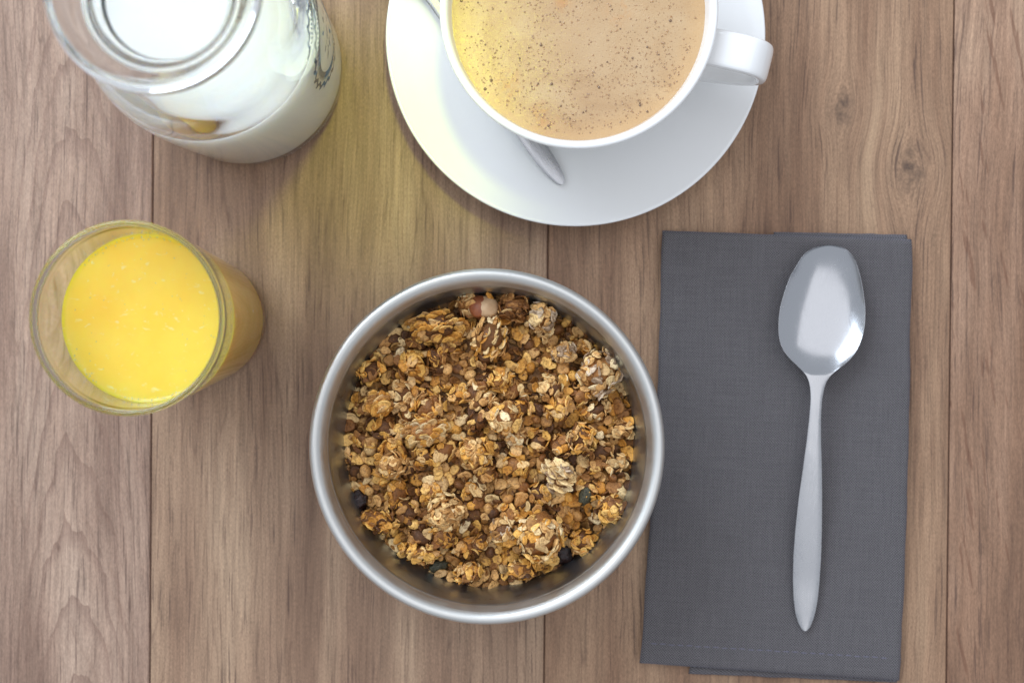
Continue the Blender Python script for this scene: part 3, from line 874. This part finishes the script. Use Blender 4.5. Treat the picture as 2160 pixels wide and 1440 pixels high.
def tilt_rot(maxt):
    return Euler((rng.normal(0, maxt), rng.normal(0, maxt), rng.uniform(0, 6.283)), 'XYZ')

# fine crumbs and buried flakes: one mass
cv, cf = [], []
def add_mass(vs, fs, mat4):
    b0 = len(cv)
    q = vs @ np.array(mat4.to_3x3()).T + np.array(mat4.translation)
    cv.extend(map(tuple, q)); cf.extend([tuple(i + b0 for i in f) for f in fs])
for k in range(1900):
    size = rng.uniform(0.22, 0.62) if k < 1100 else rng.uniform(0.10, 0.28)
    if k < 1100: x_, y_, d = pick(size * 0.5, 5)
    else:
        a = rng.uniform(0, 6.283); r = 6.0 * math.sqrt(rng.uniform()); x_, y_ = r * math.cos(a), r * math.sin(a)
    z_ = settle(x_, y_, max(size * 0.35, 0.12), 65)
    fv_, ff_ = FLV[rng.integers(len(FLV))]
    m4 = Matrix.Translation((x_ * CM, y_ * CM, (z_ + 0.05) * CM)) @ tilt_rot(0.5).to_matrix().to_4x4() @ Matrix.Diagonal((size, size, size * rng.uniform(0.9, 1.8), 1))
    add_mass(fv_, ff_, m4)
    if k < 1100: raise_to(x_, y_, size * 0.36, z_ + 0.07)
crumb = obj('granola_crumb', mesh('granola_crumb', cv, cf), M['oat_mass'], None, (WX * CM, WY * CM, 0))
tag(crumb, 'small broken oat crumbs filling the gaps between the granola pieces', 'granola', kind='stuff')

WORD = {'gold': 'golden', 'tan': 'tan', 'brown': 'dark brown', 'pale': 'pale', 'grey': 'greyish'}
def zone(x_, y_):
    r = math.hypot(x_, y_)
    if r < 2.3: return 'in the middle of the pile'
    a = math.degrees(math.atan2(y_, x_)) % 360
    ring = 'close to' if r > 4.4 else 'halfway to'
    for lim, wd in ((22, 'right'), (67, 'far right'), (112, 'far'), (157, 'far left'), (202, 'left'), (247, 'near left'), (292, 'near'), (337, 'near right'), (361, 'right')):
        if a < lim: return ring + ' the ' + wd + ' wall'
def colour(pal):
    c = PAL[pal][rng.integers(4)]; k = rng.uniform(0.85, 1.15)
    return (min(c[0] * k, 1), min(c[1] * k, 1), min(c[2] * k, 1), 1)
def flake_obj(parent, m4, pal):
    o = bpy.data.objects.new('oat_flake', FL[rng.integers(len(FL))])
    col.objects.link(o); o.color = colour(pal)
    if parent is not None: o.parent = parent
    o.matrix_local = m4
    return o

def cluster(x_, y_, w, h, tall, rot, n, pals, label, layered=None, group='granola clusters in the steel bowl', fl=(0.36, 0.64), lift=0.0, z_=None, big=False):
    """a clump: a lumpy core with flakes baked onto it"""
    foot = min(w, h) * 0.5
    if z_ is None: z_ = settle(x_, y_, foot, 50) + tall * (0.50 if big else 0.36) + lift
    root = empty('granola_cluster', ((WX + x_) * CM, (WY + y_) * CM, z_ * CM), (0, 0, rot))
    tag(root, label, 'granola', group)
    core = bpy.data.objects.new('core', CORE[rng.integers(len(CORE))]); col.objects.link(core)
    core.parent = root; core.scale = (w * 0.78, h * 0.78, tall * 0.78); core.color = colour('brown')  # brown core puts the shade of deep gaps into the colour
    for k in range(n):
        u = rng.uniform(-0.25, 1.0); a = 2.39996 * k + rng.uniform(-0.4, 0.4)
        q = math.sqrt(max(0, 1 - u * u))
        d = Vector((q * math.cos(a), q * math.sin(a), u))
        p = Vector((d.x * w * 0.43, d.y * h * 0.43, d.z * tall * 0.43)) * rng.uniform(0.86, 1.05)
        nrm = Vector((d.x / w, d.y / h, d.z / tall)).normalized()
        s = rng.uniform(*fl)
        if layered is not None:
            nrm = (Vector(layered) + Vector(rng.normal(0, 0.22, 3))).normalized()
        else:
            nrm = (nrm + Vector(rng.normal(0, 0.38, 3))).normalized()
        m = nrm.to_track_quat('Z', 'Y').to_matrix().to_4x4()
        m = Matrix.Translation(p * CM) @ m @ Matrix.Rotation(rng.uniform(0, 6.28) if layered is None else rng.normal(0, 0.5), 4, 'Z') @ Matrix.Diagonal((s, s, s * rng.uniform(0.9, 1.4), 1))
        flake_obj(root, m, pals[rng.integers(len(pals))])
    raise_to(x_, y_, foot * 0.95, z_ + tall * 0.25, tall * 0.3)
    if big: noflake[(GXX - x_) ** 2 + (GYY - y_) ** 2 < (max(w, h) * 0.45) ** 2] = True
    return root

def at(px, py, z):
    """bowl-local cm of a spot measured on the photograph"""
    k = (62.5 - z) / 3000.0
    return 1.04 + (px - 1130) * k - WX, 0.62 - (py - 690) * k - WY
BIG = [
    (920, 688, 2.3, 1.35, 1.1, 0.0, 34, ('gold', 'gold', 'tan'), 'wide golden clump of tightly stacked flakes near the far inner wall', (0.1, -0.75, 0.65)),
    (1036, 712, 1.5, 1.7, 1.1, 0.5, 28, ('tan', 'gold', 'pale'), 'pale clump of slanting flakes just right of the wide stacked golden clump', (-0.5, 0.75, 0.45)),
    (1086, 642, 1.45, 1.2, 1.0, 0.2, 26, ('brown', 'brown', 'tan'), 'dark brown clump against the far wall, right beside the hazelnut', None),
    (1140, 668, 1.25, 1.3, 1.0, 0.1, 22, ('grey', 'pale', 'tan'), 'greyish clump with a pale upright flake, right of the dark brown one', None),
    (1190, 742, 1.15, 0.85, 0.8, 0.3, 20, ('pale', 'tan', 'grey'), 'small pale crumbly clump touching the left of the tall pale clump by the right wall', None),
    (1268, 785, 1.85, 2.1, 1.4, -0.3, 44, ('pale', 'grey', 'tan'), 'largest pale clump, tall and rough, leaning near the right inner wall', None),
    (942, 1076, 1.65, 1.55, 1.4, 0.0, 40, ('tan', 'pale', 'tan'), 'round crumb-coated tan ball left of centre in the near half of the bowl', None),
    (1138, 1130, 2.05, 2.1, 1.5, 0.4, 46, ('tan', 'gold', 'pale'), 'large golden knobbly clump in the near half, left of the dark raisin', None),
    (1296, 1075, 1.2, 1.15, 1.0, 0.6, 24, ('tan', 'gold', 'brown'), 'brown clump hanging close to the right wall in the near half', None),
    (898, 908, 1.9, 1.15, 0.9, 0.15, 28, ('gold', 'tan', 'pale'), 'flat stack of golden flakes left of the centre of the pile', (0.05, -0.7, 0.7)),
    (1003, 955, 1.5, 1.7, 1.2, 0.9, 30, ('tan', 'gold', 'tan'), 'rounded tan clump at the very middle of the pile', None),
    (1178, 1003, 1.25, 1.55, 1.0, 0.6, 26, ('pale', 'pale', 'grey'), 'pale fan of slanting flakes above the dark seed, right of centre', (0.65, 0.35, 0.65)),
    (826, 980, 1.35, 1.2, 1.0, 0.2, 22, ('gold', 'tan', 'tan'), 'rounded golden clump in the left half below the flat stack', None),
    (1062, 880, 1.5, 1.4, 1.0, 0.0, 26, ('tan', 'gold', 'pale'), 'open clump of curled flakes a little above the middle of the pile', None),
    (905, 860, 1.5, 1.2, 0.9, 0.3, 24, ('gold', 'tan', 'brown'), 'knobbly orange-brown clump above the flat golden stack', None),
    (796, 852, 1.25, 1.05, 0.8, 0.1, 20, ('gold', 'gold', 'tan'), 'yellowish clump in the upper left of the pile', (0.3, -0.5, 0.8)),
    (778, 782, 1.25, 0.95, 0.8, 0.4, 18, ('gold', 'brown', 'gold'), 'amber clump close to the left wall in the far half', None),
    (984, 630, 0.9, 1.0, 0.8, 0.2, 14, ('tan', 'pale', 'brown'), 'small tan clump touching the far wall, left of the hazelnut', None),
    (1062, 1118, 1.05, 0.95, 0.8, 0.2, 18, ('pale', 'tan', 'grey'), 'small pale clump just left of the large knobbly golden one', None),
    (880, 1172, 1.75, 0.85, 0.8, -0.1, 20, ('gold', 'gold', 'tan'), 'long golden clump near the wall at the lower left of the bowl', None),
    (795, 1105, 1.6, 0.95, 0.8, -0.2, 22, ('gold', 'brown', 'gold'), 'deep amber clump against the lower left wall, above the long golden one', None),
    (1230, 1150, 1.15, 1.2, 0.8, 0.3, 20, ('gold', 'gold', 'tan'), 'golden clump between the dark raisin and the right wall', None),
    (1100, 1205, 1.35, 0.95, 0.8, 0.1, 18, ('tan', 'brown', 'gold'), 'brown clump along the near wall below the large knobbly one', None),
    (985, 1212, 1.2, 0.9, 0.8, 0.1, 18, ('gold', 'brown', 'tan'), 'orange clump along the near wall, right of the dark green seed', None),
    (1225, 925, 1.35, 1.45, 1.0, 0.3, 24, ('tan', 'gold', 'brown'), 'tan clump right of centre, above the fan of slanting flakes', None),
    (868, 765, 1.0, 1.05, 0.8, 0.3, 16, ('gold', 'gold', 'tan'), 'compact golden lump right under the wide stacked clump', None),
    (1055, 800, 1.1, 0.95, 0.8, 0.3, 16, ('gold', 'tan', 'gold'), 'golden lump below the pale slanting clump, above the middle', None),
    (1180, 860, 1.3, 1.1, 0.9, 0.3, 20, ('tan', 'gold', 'brown'), 'rough tan clump between the middle and the tall pale clump', None),
]
small_pals = [('gold', 'tan', 'gold'), ('tan', 'brown', 'gold'), ('gold', 'brown', 'tan'), ('tan', 'pale', 'tan')]
for k in range(56):
    x_, y_, d = pick(0.5, 14, 6.0)
    cluster(x_, y_, rng.uniform(0.85, 1.4), rng.uniform(0.7, 1.1), rng.uniform(0.6, 1.0), rng.uniform(0, 6.28), int(rng.integers(13, 22)), small_pals[k % 4],
            'small ' + WORD[small_pals[k % 4][0]] + (' and brown' if 'brown' in small_pals[k % 4] else '') + ' nugget of baked flakes ' + zone(x_, y_), None, 'small granola nuggets in the bowl', (0.34, 0.56))
# big clumps over the small ones
for c in BIG:
    px, py, w, h, tall, rot, n, pals, label, lay = c
    x_, y_ = at(px, py, 4.7)
    r = math.hypot(x_, y_); lim = 6.15 - 0.42 * min(w, h)
    if r > lim: x_, y_ = x_ * lim / r, y_ * lim / r
    cluster(x_, y_, w, h, tall * 1.5, rot, int(n * 1.6), pals, label, lay, big=True)

# fruit, nut, seeds
def place(name, me, px, py, z, rot, scale, mat, label, cat, group=None):
    x_, y_ = at(px, py, z)
    zz_ = settle(x_, y_, 0.3, 50)
    o = obj(name, me, mat, None, ((WX + x_) * CM, (WY + y_) * CM, (zz_ + 0.12) * CM), rot)
    o.scale = scale
    tag(o, label, cat, group)
    raise_to(x_, y_, 0.3, zz_ + 0.2)
    return o
place('raisin', lump_mesh(61, 0.35, 3, 2.4), 1190, 1172, 4.0, (0, 0, 0.4), (0.95, 0.85, 0.6), M['raisin'], 'dark wrinkled raisin between the large knobbly clump and the lower right wall', 'raisin')
place('raisin', lump_mesh(62, 0.35, 3, 2.4), 752, 1062, 4.0, (0, 0, 1.2), (0.95, 0.75, 0.6), M['raisin'], 'dark wrinkled raisin against the left wall of the bowl', 'raisin')
place('pumpkin_seed', lump_mesh(63, 0.3, 3, 1.6), 1235, 1045, 4.2, (0.2, 0, 1.3), (0.8, 0.5, 0.35), M['seed'], 'dark grey-green seed below the pale fan of flakes, right of centre', 'seed')
place('pumpkin_seed', lump_mesh(64, 0.3, 3, 1.6), 922, 1200, 3.9, (0.2, 0, 0.3), (0.8, 0.48, 0.35), M['seed'], 'dark green seed by the near wall at the lower left', 'seed')
hz_root = empty('hazelnut')
x_, y_ = at(1026, 648, 4.2); zz_ = settle(x_, y_, 0.4, 50) + 0.3
hz_root.location = ((WX + x_) * CM, (WY + y_) * CM, zz_ * CM); hz_root.rotation_euler = (-0.3, 0.5, 0.6)
tag(hz_root, 'broken hazelnut with pale flesh and red-brown skin near the far wall', 'nut')
o = obj('flesh', lump_mesh(71, 0.14, 3, 1.5), M['nut'], hz_root); o.scale = (1.0, 1.0, 0.8)
o = obj('skin', lump_mesh(71, 0.14, 3, 1.5), M['nut_skin'], hz_root, (-0.12 * CM, 0.14 * CM, -0.06 * CM)); o.scale = (1.02, 1.02, 0.8)
raise_to(x_, y_, 0.45, zz_ + 0.25, 0.2)
for k in range(26):
    x_, y_, d = pick(0.3, 10, 5.8)
    s = rng.uniform(0.42, 0.62); zz_ = settle(x_, y_, 0.25, 60)
    o = bpy.data.objects.new('cereal_ball', BALL[k % 4]); col.objects.link(o)
    o.location = ((WX + x_) * CM, (WY + y_) * CM, (zz_ + s * 0.3) * CM); o.rotation_euler = tuple(rng.uniform(0, 6, 3)); o.scale = (s, s, s * 0.8)
    o.color = colour(('gold', 'tan', 'brown')[k % 3])
    tag(o, 'round ' + ('golden', 'tan', 'brown')[k % 3] + ' cereal ball among the flakes ' + zone(x_, y_), 'cereal', 'round cereal balls in the granola')
    raise_to(x_, y_, s * 0.4, zz_ + s * 0.6, 0.1)
# loose flakes on top
for k in range(300):
    s = rng.uniform(0.42, 0.76)
    x_, y_, d = pick(s * 0.42, 12, 6.25)
    zz_ = settle(x_, y_, s * 0.33, 68)
    m = Matrix.Translation(((WX + x_) * CM, (WY + y_) * CM, (zz_ + 0.07) * CM)) @ tilt_rot(0.38).to_matrix().to_4x4() @ Matrix.Diagonal((s, s, s * rng.uniform(0.9, 1.3), 1))
    pal = ('gold', 'tan', 'gold', 'pale', 'brown', 'tan', 'gold', 'tan')[rng.integers(8)]
    o = flake_obj(None, m, pal)
    tag(o, ('large ' if s > 0.6 else 'small ') + WORD[pal] + ' oat flake lying loose ' + zone(x_, y_), 'oat flake', 'loose oat flakes in the granola')
    raise_to(x_, y_, s * 0.34, zz_ + 0.09)
